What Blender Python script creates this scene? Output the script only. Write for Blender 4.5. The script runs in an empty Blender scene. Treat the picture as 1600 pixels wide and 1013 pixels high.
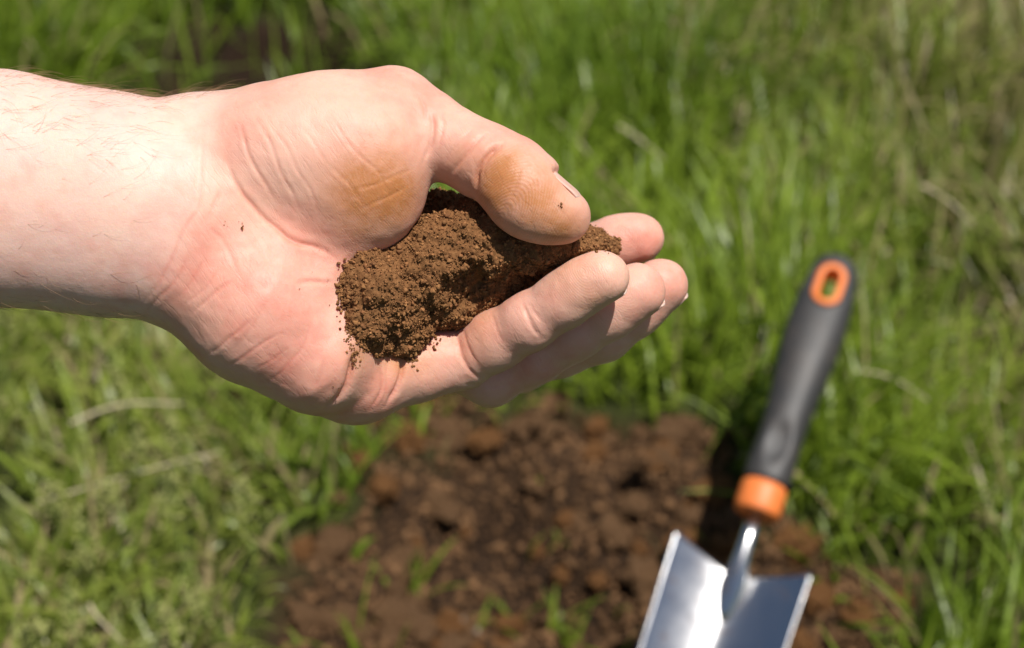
import bpy, math
import numpy as np
from mathutils import Vector, Matrix, kdtree, noise as mnoise

ONLY = ''
rng = np.random.default_rng(7)
scene = bpy.context.scene
C = scene.collection

# ------------------------------------------------------------------ camera
PITCH = math.radians(40.0)
CAM_H = 0.823
F = 3025.0                      # focal length in photograph pixels (1600 wide)
D = 0.55                        # distance of the hand
UNIT = D / F                    # metres per "hand unit" (one pixel at the hand's distance)
CX, CY = 800.0, 506.5
cam_d = bpy.data.cameras.new('camera')
cam = bpy.data.objects.new('camera', cam_d)
C.objects.link(cam)
cam.location = (0, 0, CAM_H)
cam.rotation_euler = (math.pi / 2 - PITCH, 0, 0)
cam_d.sensor_width = 36.0
cam_d.lens = F * 36.0 / 1600.0
cam_d.clip_start = 0.02
cam_d.clip_end = 500
cam_d.dof.use_dof = True
cam_d.dof.focus_distance = 0.545
cam_d.dof.aperture_fstop = 10.5
cam_d.dof.aperture_blades = 0
scene.camera = cam

RIGHT = np.array([1.0, 0, 0])
UP = np.array([0, math.sin(PITCH), math.cos(PITCH)])
BACK = np.array([0, -math.cos(PITCH), math.sin(PITCH)])
CAMP = np.array([0, 0, CAM_H])


def at(px, py, depth):
    """world point on the ray of a pixel at a depth along the view axis"""
    return CAMP + (px - CX) / F * depth * RIGHT - (py - CY) / F * depth * UP - depth * BACK


def ground_at(px, py, z=0.0):
    d = (px - CX) / F * RIGHT - (py - CY) / F * UP - BACK
    t = (z - CAM_H) / d[2]
    return CAMP + d * t


def to_px(P):
    Q = np.asarray(P) - CAMP
    x = Q @ RIGHT; y = Q @ UP; z = -(Q @ BACK)
    return CX + x / z * F, CY - y / z * F


# ------------------------------------------------------------------ world and sun
SUN_CAM = np.array([0.26, 0.63, 0.73])
sv = SUN_CAM[0] * RIGHT + SUN_CAM[1] * UP + SUN_CAM[2] * BACK
sv = sv / np.linalg.norm(sv)
elev = math.asin(sv[2]); azim = math.atan2(sv[0], sv[1])
world = bpy.data.worlds.new('World'); scene.world = world
world.use_nodes = True
wn = world.node_tree.nodes; wl = world.node_tree.links
sky = wn.new('ShaderNodeTexSky'); sky.sky_type = 'NISHITA'
sky.sun_disc = False
sky.sun_elevation = elev
sky.sun_rotation = azim
wl.new(sky.outputs[0], wn['Background'].inputs[0])
wn['Background'].inputs[1].default_value = 0.05
sun_d = bpy.data.lights.new('sun', 'SUN'); sun_d.energy = 4.4; sun_d.angle = math.radians(0.55)
sun_d.color = (1.0, 0.955, 0.90)
sun = bpy.data.objects.new('sun', sun_d); C.objects.link(sun)
sun.rotation_euler = Vector(sv).to_track_quat('Z', 'Y').to_euler()
sun.location = (-1, 0, 3)
scene.view_settings.view_transform = 'Standard'
scene.view_settings.look = 'None'
scene.view_settings.exposure = 0.40
scene.view_settings.gamma = 1.0
scene.render.engine = 'CYCLES'
scene.cycles.use_denoising = True
scene.cycles.max_bounces = 8


# ------------------------------------------------------------------ helpers
def tag(o, label=None, cat=None, group=None, kind=None):
    if label: o['label'] = label
    if cat: o['category'] = cat
    if group: o['group'] = group
    if kind: o['kind'] = kind
    return o


def link(name, me, parent=None, mat=None):
    o = bpy.data.objects.new(name, me)
    C.objects.link(o)
    if parent is not None:
        o.parent = parent
    if mat is not None and me is not None and not me.materials:
        me.materials.append(mat)
    return o


def mesh_np(name, verts, faces, smooth=True):
    """verts (n,3); faces a list of (m,k) int arrays"""
    me = bpy.data.meshes.new(name)
    if not isinstance(faces, list):
        faces = [faces]
    faces = [f for f in faces if len(f)]
    loops = np.concatenate([f.ravel() for f in faces]).astype(np.int32)
    counts = np.concatenate([np.full(len(f), f.shape[1]) for f in faces]).astype(np.int32)
    starts = np.concatenate([[0], np.cumsum(counts)[:-1]]).astype(np.int32)
    me.vertices.add(len(verts)); me.loops.add(len(loops)); me.polygons.add(len(counts))
    me.vertices.foreach_set('co', np.asarray(verts, np.float32).ravel())
    me.loops.foreach_set('vertex_index', loops)
    me.polygons.foreach_set('loop_start', starts)
    me.update(calc_edges=True)
    me.polygons.foreach_set('use_smooth', np.full(len(counts), smooth))
    me.validate()
    return me


def set_attr(me, name, arr):
    arr = np.asarray(arr, np.float32)
    if arr.ndim == 1:
        a = me.attributes.new(name, 'FLOAT', 'POINT'); a.data.foreach_set('value', arr)
    else:
        if arr.shape[1] == 3:
            arr = np.concatenate([arr, np.ones((len(arr), 1), np.float32)], 1)
        a = me.attributes.new(name, 'FLOAT_COLOR', 'POINT'); a.data.foreach_set('color', arr.ravel())


def get_co(me):
    a = np.empty(len(me.vertices) * 3, np.float32); me.vertices.foreach_get('co', a); return a.reshape(-1, 3).astype(np.float64)


def get_no(me):
    a = np.empty(len(me.vertices) * 3, np.float32); me.vertices.foreach_get('normal', a); return a.reshape(-1, 3).astype(np.float64)


def hash3(ix, iy, iz, seed=0):
    with np.errstate(over='ignore'):
        h = (ix.astype(np.uint32) * np.uint32(374761393) + iy.astype(np.uint32) * np.uint32(668265263)
             + iz.astype(np.uint32) * np.uint32(2147483647) + np.uint32(seed * 974711 + 13))
        h = (h ^ (h >> np.uint32(13))) * np.uint32(1274126177)
        h = (h ^ (h >> np.uint32(16))) * np.uint32(2246822519)
        h = h ^ (h >> np.uint32(15))
    return h.astype(np.float64) / 4294967295.0


def vnoise(P, scale, seed=0):
    """value noise in [-1,1]; P (n,3)"""
    Q = P / scale
    i = np.floor(Q).astype(np.int64); f = Q - i
    f = f * f * f * (f * (f * 6 - 15) + 10)
    out = 0
    for dx in (0, 1):
        wx = f[:, 0] if dx else 1 - f[:, 0]
        for dy in (0, 1):
            wy = f[:, 1] if dy else 1 - f[:, 1]
            for dz in (0, 1):
                wz = f[:, 2] if dz else 1 - f[:, 2]
                out = out + wx * wy * wz * hash3(i[:, 0] + dx, i[:, 1] + dy, i[:, 2] + dz, seed)
    return out * 2 - 1


def fbm(P, scale, octaves=4, seed=0, gain=0.5):
    s = 0; a = 1.0
    for k in range(octaves):
        s = s + a * vnoise(P, scale / 2 ** k, seed + k); a *= gain
    return s


def worley(P, scale, seed=0):
    Q = P / scale
    i = np.floor(Q).astype(np.int64)
    best = np.full(len(P), 9.0)
    for dx in (-1, 0, 1):
        for dy in (-1, 0, 1):
            for dz in (-1, 0, 1):
                c = i + np.array([dx, dy, dz])
                p = np.stack([hash3(c[:, 0], c[:, 1], c[:, 2], seed + k) for k in range(3)], 1) + c
                best = np.minimum(best, ((p - Q) ** 2).sum(1))
    return np.sqrt(best)


class NT:
    """small node-tree helper"""
    def __init__(self, name):
        self.m = bpy.data.materials.new(name); self.m.use_nodes = True
        self.t = self.m.node_tree; self.n = self.t.nodes; self.n.clear()
        self.out = self.n.new('ShaderNodeOutputMaterial')

    def node(self, typ, **kw):
        nd = self.n.new(typ)
        ins = kw.pop('ins', {})
        for k, v in kw.items():
            setattr(nd, k, v)
        for k, v in ins.items():
            if hasattr(v, 'is_output') or isinstance(v, bpy.types.NodeSocket):
                self.t.links.new(v, nd.inputs[k])
            else:
                nd.inputs[k].default_value = v
        return nd

    def attr(self, name, out='Fac'):
        return self.node('ShaderNodeAttribute', attribute_name=name).outputs[out]

    def coord(self, which='Object'):
        return self.node('ShaderNodeTexCoord').outputs[which]

    def noise(self, scale, detail=4, rough=0.55, vec=None, out='Fac', dist=0.0):
        ins = {'Scale': scale, 'Detail': detail, 'Roughness': rough, 'Distortion': dist}
        if vec is not None: ins['Vector'] = vec
        return self.node('ShaderNodeTexNoise', ins=ins).outputs[out]

    def ramp(self, fac, stops):
        r = self.node('ShaderNodeValToRGB', ins={'Fac': fac})
        el = r.color_ramp.elements
        while len(el) < len(stops): el.new(0.5)
        for e, (p, c) in zip(el, stops):
            e.position = p; e.color = (*c, 1) if len(c) == 3 else c
        return r.outputs['Color']

    def mix(self, fac, a, b, blend='MIX'):
        nd = self.n.new('ShaderNodeMix'); nd.data_type = 'RGBA'; nd.blend_type = blend
        for sock, v in ((nd.inputs[0], fac), (nd.inputs[6], a), (nd.inputs[7], b)):
            if isinstance(v, bpy.types.NodeSocket): self.t.links.new(v, sock)
            else: sock.default_value = v if not isinstance(v, tuple) or len(v) == 4 else (*v, 1)
        return nd.outputs[2]

    def math(self, op, a, b=0.5, clamp=False):
        nd = self.n.new('ShaderNodeMath'); nd.operation = op; nd.use_clamp = clamp
        for sock, v in ((nd.inputs[0], a), (nd.inputs[1], b)):
            if isinstance(v, bpy.types.NodeSocket): self.t.links.new(v, sock)
            else: sock.default_value = v
        return nd.outputs[0]

    def bump(self, height, strength, dist, normal=None):
        ins = {'Strength': strength, 'Distance': dist, 'Height': height}
        if normal is not None: ins['Normal'] = normal
        return self.node('ShaderNodeBump', ins=ins).outputs[0]

    def principled(self, **ins):
        b = self.node('ShaderNodeBsdfPrincipled', ins={k.replace('_', ' '): v for k, v in ins.items()})
        return b

    def finish(self, shader):
        self.t.links.new(shader, self.out.inputs['Surface']); return self.m


# ------------------------------------------------------------------ materials
def mat_skin():
    t = NT('skin')
    co = t.coord()
    red = t.attr('red'); dirt = t.attr('dirt'); palm = t.attr('palm')
    n1 = t.noise(130, 5, 0.6, co); n2 = t.noise(900, 3, 0.6, co); n3 = t.noise(38, 3, 0.5, co)
    base = t.mix(palm, (0.74, 0.475, 0.395), (0.70, 0.375, 0.285))
    r2 = t.math('ADD', red, t.math('MULTIPLY', t.math('SUBTRACT', n1, 0.5), 1.3), True)
    r2 = t.math('ADD', r2, t.math('MULTIPLY', t.math('SUBTRACT', t.noise(62, 4, 0.6, co), 0.52), t.math('ADD', t.math('MULTIPLY', palm, 1.1), 0.25)), True)
    base = t.mix(r2, base, (0.62, 0.205, 0.145))
    base = t.mix(t.math('MULTIPLY', t.math('SUBTRACT', n3, 0.42), 1.2, True), base, (0.80, 0.55, 0.40))
    base = t.mix(t.math('MULTIPLY', t.math('SUBTRACT', n2, 0.5), 0.8, True), base, (0.62, 0.36, 0.27))
    dn = t.noise(520, 6, 0.8, co)
    rwc = t.node('ShaderNodeMath', operation='SINE', ins={0: t.attr('ridge')}).outputs[0]
    dirt = t.math('MULTIPLY', dirt, t.math('SUBTRACT', 1.0, t.math('MULTIPLY', t.math('MULTIPLY', rwc, t.attr('pad')), 0.13)))
    dirt = t.math('MULTIPLY', dirt, t.math('ADD', t.math('MULTIPLY', t.noise(110, 5, 0.7, co), 1.5), 0.25))
    d2 = t.math('MULTIPLY', dirt, t.math('ADD', t.math('MULTIPLY', dn, 1.2), 0.55), True)
    base = t.mix(d2, base, (0.47, 0.190, 0.068))
    # ridges of the skin: fine lines where the palm and finger pads are
    ridge = t.attr('ridge')
    rw = t.node('ShaderNodeMath', operation='SINE', ins={0: ridge}).outputs[0]
    pore = t.node('ShaderNodeTexVoronoi', feature='DISTANCE_TO_EDGE', ins={'Vector': co, 'Scale': 1500.0}).outputs['Distance']
    b1 = t.bump(t.math('MULTIPLY', rw, t.attr('pad')), 0.26, 0.00006)
    b2 = t.bump(pore, 0.35, 0.00012, b1)
    b2 = t.bump(t.noise(300, 5, 0.65, co), 0.5, 0.00030, b2)
    # fine wrinkles that run across the palm
    mp = t.node('ShaderNodeMapping', vector_type='TEXTURE', ins={'Vector': co, 'Rotation': (math.pi / 2 - PITCH, 0, 0)})
    mp1 = t.node('ShaderNodeMapping', ins={'Vector': mp.outputs[0], 'Rotation': (0, 0, math.radians(55))})
    mp2 = t.node('ShaderNodeMapping', ins={'Vector': mp1.outputs[0], 'Scale': (150, 900, 450)})
    wr = t.noise(1.0, 3, 0.6, mp2.outputs[0], 'Fac', 0.6)
    wr = t.ramp(wr, [(0.36, (0, 0, 0)), (0.46, (1, 1, 1))])
    b3 = t.bump(wr, t.math('ADD', t.math('MULTIPLY', palm, 0.20), 0.05), 0.00022, b2)
    p = t.principled(Base_Color=base, Roughness=0.5, Specular_IOR_Level=0.35, Subsurface_Weight=0.36,
                     Subsurface_Radius=(0.0030, 0.0011, 0.0005), Subsurface_Scale=1.0, Normal=b3)
    return t.finish(p.outputs[0])


def mat_simple(name, col, rough, metallic=0.0, noise_amt=0.12, nscale=60, bump=0.0, coat=0.0, spec=0.5):
    t = NT(name); co = t.coord()
    n = t.noise(nscale, 5, 0.6, co)
    dark = tuple(c * (1 - noise_amt * 2) for c in col); lite = tuple(min(1, c * (1 + noise_amt)) for c in col)
    base = t.ramp(n, [(0.3, dark), (0.7, lite)])
    kw = dict(Base_Color=base, Roughness=rough, Metallic=metallic, Coat_Weight=coat, Specular_IOR_Level=spec)
    if bump:
        kw['Normal'] = t.bump(t.noise(nscale * 6, 4, 0.6, co), bump, 0.0005)
    return t.finish(t.principled(**kw).outputs[0])


def mat_soil(name, dark, mid, lite, scale, bump_d, rough=0.95):
    t = NT(name); co = t.coord()
    n = t.noise(scale, 8, 0.7, co); n2 = t.noise(scale * 7, 4, 0.7, co)
    base = t.ramp(t.math('ADD', t.math('MULTIPLY', n, 0.6), t.math('MULTIPLY', n2, 0.4)), [(0.33, dark), (0.5, mid), (0.68, lite)])
    tint = t.attr('tint', 'Color')
    base = t.mix(1.0, base, tint, 'MULTIPLY') if name.endswith('crumb') else base
    nb = t.bump(t.noise(scale * 4, 6, 0.75, co), 0.9, bump_d)
    return t.finish(t.principled(Base_Color=base, Roughness=rough, Specular_IOR_Level=0.15, Normal=nb).outputs[0])


def mat_grass(name='grass_blade'):
    t = NT(name)
    col = t.attr('Col', 'Color')
    n = t.noise(140, 3, 0.6, t.coord())
    col = t.mix(t.math('MULTIPLY', n, 0.35), col, (0.17, 0.20, 0.04))
    p = t.principled(Base_Color=col, Roughness=0.40, Specular_IOR_Level=0.50)
    tr = t.node('ShaderNodeBsdfTranslucent', ins={'Color': t.mix(0.5, col, (0.24, 0.36, 0.02))})
    m = t.node('ShaderNodeMixShader', ins={0: 0.42})
    t.t.links.new(p.outputs[0], m.inputs[1]); t.t.links.new(tr.outputs[0], m.inputs[2])
    return t.finish(m.outputs[0])


# ------------------------------------------------------------------ signed distance tools (hand units, camera-aligned axes)
def H(px, py, w):
    """photo pixel + height w towards the viewer -> local point of the hand's frame"""
    s = (F - w) / F
    return np.array([(px - CX) * s, -(py - CY) * s, w], float)


def HPX(P):
    s = (F - P[:, 2]) / F
    return P[:, 0] / s + CX, CY - P[:, 1] / s


HAND_M = Matrix(((*[float(v) for v in (RIGHT[0], UP[0], BACK[0])], 0), (RIGHT[1], UP[1], BACK[1], 0),
                 (RIGHT[2], UP[2], BACK[2], 0), (0, 0, 0, 1)))


def hand_to_world(P):
    """hand-frame points (units) -> world metres"""
    Q = np.asarray(P, float) * UNIT
    return CAMP + Q[:, :1] * RIGHT + Q[:, 1:2] * UP + (Q[:, 2:3] - D) * BACK


class Field:
    def __init__(self, xs, ys, zs):
        self.xs, self.ys, self.zs = xs, ys, zs
        self.shape = (len(xs), len(ys), len(zs))

    def new(self):
        return np.full(self.shape, 1e3, np.float32)

    def box(self, lo, hi):
        sl = []
        for ax, a, b in zip((self.xs, self.ys, self.zs), lo, hi):
            i0 = max(0, np.searchsorted(ax, a) - 1); i1 = min(len(ax), np.searchsorted(ax, b) + 1)
            sl.append(slice(i0, max(i1, i0)))
        return tuple(sl)

    def pts(self, sl):
        X = self.xs[sl[0]][:, None, None]; Y = self.ys[sl[1]][None, :, None]; Z = self.zs[sl[2]][None, None, :]
        return X, Y, Z


def smin(a, b, k):
    h = np.maximum(k - np.abs(a - b), 0) / k
    return np.minimum(a, b) - h * h * k * 0.25


def cone_sd(X, Y, Z, a, b, ra, rb):
    ba = b - a; L = math.sqrt(ba @ ba); u = ba / L
    pax, pay, paz = X - a[0], Y - a[1], Z - a[2]
    t = pax * u[0] + pay * u[1] + paz * u[2]
    r2 = pax * pax + pay * pay + paz * paz
    q = np.sqrt(np.maximum(r2 - t * t, 0))
    s = (ra - rb) / L; c = math.sqrt(max(1e-6, 1 - s * s))
    tt = np.clip((t + q * s / c) / L, 0, 1)          # nearest axis point of a round cone
    return np.sqrt((t - tt * L) ** 2 + q * q) - (ra + (rb - ra) * tt)


def cone(fld, arr, a, b, ra, rb, k, zs=1.0):
    m = k + 12
    lo = np.minimum(a - ra, b - rb) - m; hi = np.maximum(a + ra, b + rb) + m
    sl = fld.box(lo, hi)
    if any(s.stop <= s.start for s in sl): return
    X, Y, Z = fld.pts(sl)
    if zs != 1.0:
        # flattened section: depth scaled about the axis
        t = np.clip((X - a[0]) / (b[0] - a[0] + 1e-9), 0, 1)
        zc = a[2] + (b[2] - a[2]) * t
        Z = zc + (Z - zc) / zs
    d = cone_sd(X, Y, Z, a, b, ra, rb)
    arr[sl] = smin(arr[sl], d.astype(np.float32), k)


def ell(fld, arr, c, r, k, R=None, op='add'):
    m = max(r) + k + 12
    sl = fld.box(c - m, c + m)
    X, Y, Z = fld.pts(sl)
    x, y, z = X - c[0], Y - c[1], Z - c[2]
    if R is not None:
        R = np.asarray(R)
        x, y, z = (R[0, 0] * x + R[0, 1] * y + R[0, 2] * z, R[1, 0] * x + R[1, 1] * y + R[1, 2] * z, R[2, 0] * x + R[2, 1] * y + R[2, 2] * z)
    k0 = np.sqrt((x / r[0]) ** 2 + (y / r[1]) ** 2 + (z / r[2]) ** 2)
    k1 = np.sqrt((x / r[0] ** 2) ** 2 + (y / r[1] ** 2) ** 2 + (z / r[2] ** 2) ** 2)
    d = (k0 * (k0 - 1) / np.maximum(k1, 1e-6)).astype(np.float32)
    if op == 'add':
        arr[sl] = smin(arr[sl], d, k)
    else:
        arr[sl] = -smin(-arr[sl], d, k)


def rotz(deg):
    c, s = math.cos(math.radians(deg)), math.sin(math.radians(deg))
    return np.array([[c, s, 0], [-s, c, 0], [0, 0, 1.0]])


def surface_nets(fld, V):
    S = V < 0
    nx, ny, nz = V.shape
    cs = np.zeros((nx - 1, ny - 1, nz - 1), np.int8)
    for dx in (0, 1):
        for dy in (0, 1):
            for dz in (0, 1):
                cs += S[dx:nx - 1 + dx, dy:ny - 1 + dy, dz:nz - 1 + dz]
    act = (cs > 0) & (cs < 8)
    I = np.argwhere(act)
    idx = np.full(act.shape, -1, np.int32); idx[act] = np.arange(len(I))
    acc = np.zeros((len(I), 3)); cnt = np.zeros(len(I))
    offs = [(0, 0, 0), (1, 0, 0), (0, 1, 0), (1, 1, 0), (0, 0, 1), (1, 0, 1), (0, 1, 1), (1, 1, 1)]
    vals = {o: V[I[:, 0] + o[0], I[:, 1] + o[1], I[:, 2] + o[2]].astype(np.float64) for o in offs}
    ax = (fld.xs, fld.ys, fld.zs)
    for o in offs:
        for d in range(3):
            if o[d] == 1: continue
            p = list(o); p[d] = 1; p = tuple(p)
            a, b = vals[o], vals[p]
            m = (a < 0) != (b < 0)
            t = np.where(m, a / np.where(m, a - b, 1), 0)
            P = np.stack([ax[e][I[:, e] + o[e]] for e in range(3)], 1)
            P[:, d] = P[:, d] + t * (ax[d][I[:, d] + 1] - ax[d][I[:, d]])
            acc[m] += P[m]; cnt[m] += 1
    verts = acc / cnt[:, None]
    quads = []
    for d in range(3):
        e, f = (d + 1) % 3, (d + 2) % 3
        sl0 = [slice(None)] * 3; sl1 = [slice(None)] * 3
        sl0[d] = slice(0, -1); sl1[d] = slice(1, None)
        A = S[tuple(sl0)]; B = S[tuple(sl1)]
        J = np.argwhere(A != B)
        ok = (J[:, e] > 0) & (J[:, f] > 0) & (J[:, e] < V.shape[e] - 1) & (J[:, f] < V.shape[f] - 1)
        J = J[ok]
        def cell(de, df):
            K = J.copy(); K[:, e] -= de; K[:, f] -= df
            return idx[K[:, 0], K[:, 1], K[:, 2]]
        q = np.stack([cell(1, 1), cell(0, 1), cell(0, 0), cell(1, 0)], 1)
        flip = ~A[J[:, 0], J[:, 1], J[:, 2]]
        q[flip] = q[flip][:, ::-1]
        quads.append(q)
    return verts, np.concatenate(quads)


def catmull(V, Q):
    """one Catmull-Clark step on a closed quad mesh"""
    n = len(V); m = len(Q)
    FP = V[Q].mean(1)
    E = np.stack([Q, np.roll(Q, -1, 1)], 2).reshape(-1, 2)
    key = np.sort(E, 1); key = key[:, 0].astype(np.int64) * n + key[:, 1]
    uq, inv, cnt = np.unique(key, return_inverse=True, return_counts=True)
    e0 = uq // n; e1 = uq % n
    fsum = np.zeros((len(uq), 3)); fid = np.repeat(np.arange(m), 4)
    for d in range(3):
        fsum[:, d] = np.bincount(inv, FP[fid, d], len(uq))
    mid = (V[e0] + V[e1]) / 2
    fav = fsum / cnt[:, None]
    EP = np.where((cnt == 2)[:, None], (mid + fav) / 2, mid)
    val = np.bincount(Q.ravel(), minlength=n).astype(float); ev = np.bincount(e0, minlength=n) + np.bincount(e1, minlength=n)
    Fs = np.zeros((n, 3)); R = np.zeros((n, 3))
    for d in range(3):
        Fs[:, d] = np.bincount(Q.ravel(), np.repeat(FP[:, d], 4), n)
        R[:, d] = np.bincount(e0, mid[:, d], n) + np.bincount(e1, mid[:, d], n)
    v = np.maximum(val, 1)[:, None]
    VP = (Fs / v + 2 * R / np.maximum(ev, 1)[:, None] + (v - 3) * V) / v
    odd = val != ev
    VP[odd] = V[odd]
    NV = np.concatenate([VP, EP, FP])
    ei = n + inv.reshape(m, 4); fi = n + len(uq) + np.arange(m)
    NQ = np.concatenate([np.stack([Q[:, k], ei[:, k], fi, ei[:, k - 1]], 1) for k in range(4)])
    return NV, NQ


# ------------------------------------------------------------------ the hand
STEP = 5.6
FING = {  # joint centres (photo px, px, height towards viewer, radius): knuckle, middle joint, end joint, tip centre
    'little': [(570, 592, -80, 62), (645, 577, -92, 55), (722, 561, -108, 48), (774, 533, -76, 45), (827, 502, -42, 45.5), (884, 467, -14, 44), (940, 434, 8, 42)],
    'ring':   [(632, 515, -247, 60), (700, 556, -209, 49.5), (766, 588, -181, 49.5), (832, 556, -161, 46.5), (898, 518, -135, 46.5), (950, 486, -113, 45.5), (998, 453, -99, 44)],
    'middle': [(652, 440, -328, 64), (730, 520, -308, 51.5), (812, 566, -297, 49.5), (878, 543, -264, 46.5), (944, 520, -230, 46.5), (992, 482, -210, 45.5), (1033, 446, -198, 44)],
    'index':  [(640, 368, -348, 60), (715, 410, -332, 52), (792, 438, -314, 51), (852, 418, -289, 47), (910, 396, -271, 46), (958, 381, -255, 44), (1000, 373, -247, 40)],
}
THUMB = [(618, 180, -42, 73), (665, 204, -24, 63), (712, 229, -6, 57), (756, 251, 10, 58), (800, 273, 22, 57), (834, 302, 28, 56), (864, 328, 32, 49)]


def thumb_frame():
    a = H(*THUMB[5][:3]); b = H(*THUMB[6][:3])
    u = b - a; u /= np.linalg.norm(u)
    v = np.array([0.62, 0.75, 0.04]); v -= u * (v @ u); v /= np.linalg.norm(v)
    return b, u, v, np.cross(u, v)


def build_hand():
    xs = np.concatenate([np.arange(-2100, -830, 22.0), np.arange(-830, 320, STEP)])
    ys = np.arange(-220, 470, STEP); zs = np.arange(-470, 260, STEP)
    fl = Field(xs.astype(np.float64), ys.astype(np.float64), zs.astype(np.float64))
    body = fl.new()
    # forearm
    F_ = [(-1250, 225, -70, 238), (-700, 252, -40, 214), (-250, 272, -18, 191), (0, 295, -8, 172), (160, 318, -8, 163), (285, 336, -14, 162)]
    for p, q in zip(F_[:-1], F_[1:]):
        cone(fl, body, H(*p[:3]), H(*q[:3]), p[3], q[3], 60, 0.76)
    # metacarpals
    ends = [FING[k][0] for k in ('index', 'middle', 'ring', 'little')]
    wr = [(320, 262, -70, 92), (310, 310, -80, 92), (310, 362, -70, 92), (320, 405, -45, 92)]
    for p, q in zip(wr, ends):
        cone(fl, body, H(*p[:3]), H(*q[:3]), p[3], q[3], 46)
    # heel of the hand below the little finger
    cone(fl, body, H(318, 418, -2), H(410, 487, 0), 108, 112, 40)
    cone(fl, body, H(410, 487, 0), H(500, 556, -22), 112, 93, 40)
    cone(fl, body, H(500, 556, -22), H(548, 594, -78), 93, 66, 34)
    # middle of the palm
    cone(fl, body, H(360, 345, -5), H(500, 415, -20), 92, 74, 50)
    # pads over the knuckles at the far side of the palm
    ell(fl, body, H(545, 520, -70), (60, 75, 70), 40)
    # thumb metacarpal and the ball of the thumb
    cone(fl, body, H(318, 236, -50), H(618, 180, -42), 92, 73, 40)
    ell(fl, body, H(520, 245, 2), (148, 124, 104), 50, rotz(-4))
    ell(fl, body, H(548, 318, 2), (96, 72, 78), 50, rotz(-20))
    ell(fl, body, H(430, 238, 0), (120, 96, 96), 40)
    ell(fl, body, H(590, 258, -4), (74, 92, 84), 46)
    # web between thumb and index
    cone(fl, body, H(545, 225, -130), H(618, 345, -290), 66, 52, 40)
    cone(fl, body, H(600, 215, -120), H(640, 335, -300), 36, 40, 40)
    total = body.copy()
    # fingers: each blends with the palm, not with its neighbours
    for name, J in FING.items():
        fa = fl.new()
        for p, q in zip(J[:-1], J[1:]):
            cone(fl, fa, H(*p[:3]), H(*q[:3]), p[3], q[3], 14)
        # finger pads: soft cushions on the palm side between the joints (palm side: up and towards viewer)
        pal = np.array([-0.12, 0.72, 0.62])
        for a, b, amt in ((1, 2, 7), (3, 3, 6), (5, 6, 7)):
            A = (H(*J[a][:3]) + H(*J[b][:3])) / 2; r = (J[a][3] + J[b][3]) / 2
            u = H(*J[min(b + 1, 6)][:3]) - H(*J[a - 1][:3]); u /= np.linalg.norm(u)
            v = pal - u * (pal @ u); v /= np.linalg.norm(v)
            ww = np.cross(u, v)
            ell(fl, fa, A + v * amt, (r * 0.95 + (12 if a == 5 else 4), r - 1, r * 0.9), 16, np.stack([u, v, ww]))
        k = 26
        total = smin_pair(total, body, fa, k)
    ta = fl.new()
    for p, q in zip(THUMB[:-1], THUMB[1:]):
        cone(fl, ta, H(*p[:3]), H(*q[:3]), p[3], q[3], 18)
    u = H(864, 328, 32) - H(800, 273, 22); u /= np.linalg.norm(u)
    v = np.array([-0.5, -0.5, 0.7]); v -= u * (v @ u); v /= np.linalg.norm(v)
    cone(fl, ta, H(864, 326, 32), H(880, 338, 34), 46, 42, 16)
    ell(fl, ta, H(820, 305, 26) + v * 8, (86, 57, 57), 12, np.stack([u, v, np.cross(u, v)]))
    # nail bed: the back of the thumb's end is flattened and stepped down from the fold of skin behind the nail
    b_, u_, v_, w_ = thumb_frame()
    sl = fl.box(b_ - 110, b_ + 110); X, Y, Z = fl.pts(sl)
    dx, dy, dz = X - b_[0], Y - b_[1], Z - b_[2]
    al = dx * u_[0] + dy * u_[1] + dz * u_[2]; nn = dx * v_[0] + dy * v_[1] + dz * v_[2]; tt = dx * w_[0] + dy * w_[1] + dz * w_[2]
    rad = np.sqrt(np.maximum(nn + 26, 0) ** 2 + tt ** 2) - 26
    carve = np.minimum(np.minimum(rad - 46.0, (al + 36) * .8), 34 - np.abs(tt))
    ta[sl] = -smin(-ta[sl], -carve.astype(np.float32), 7.0)
    total = smin_pair(total, body, ta, 20)
    V, Q = surface_nets(fl, total)
    return V, Q


def smin_pair(total, body, part, k):
    g = smin(body, part, k)
    return np.minimum(total, g)


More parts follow.
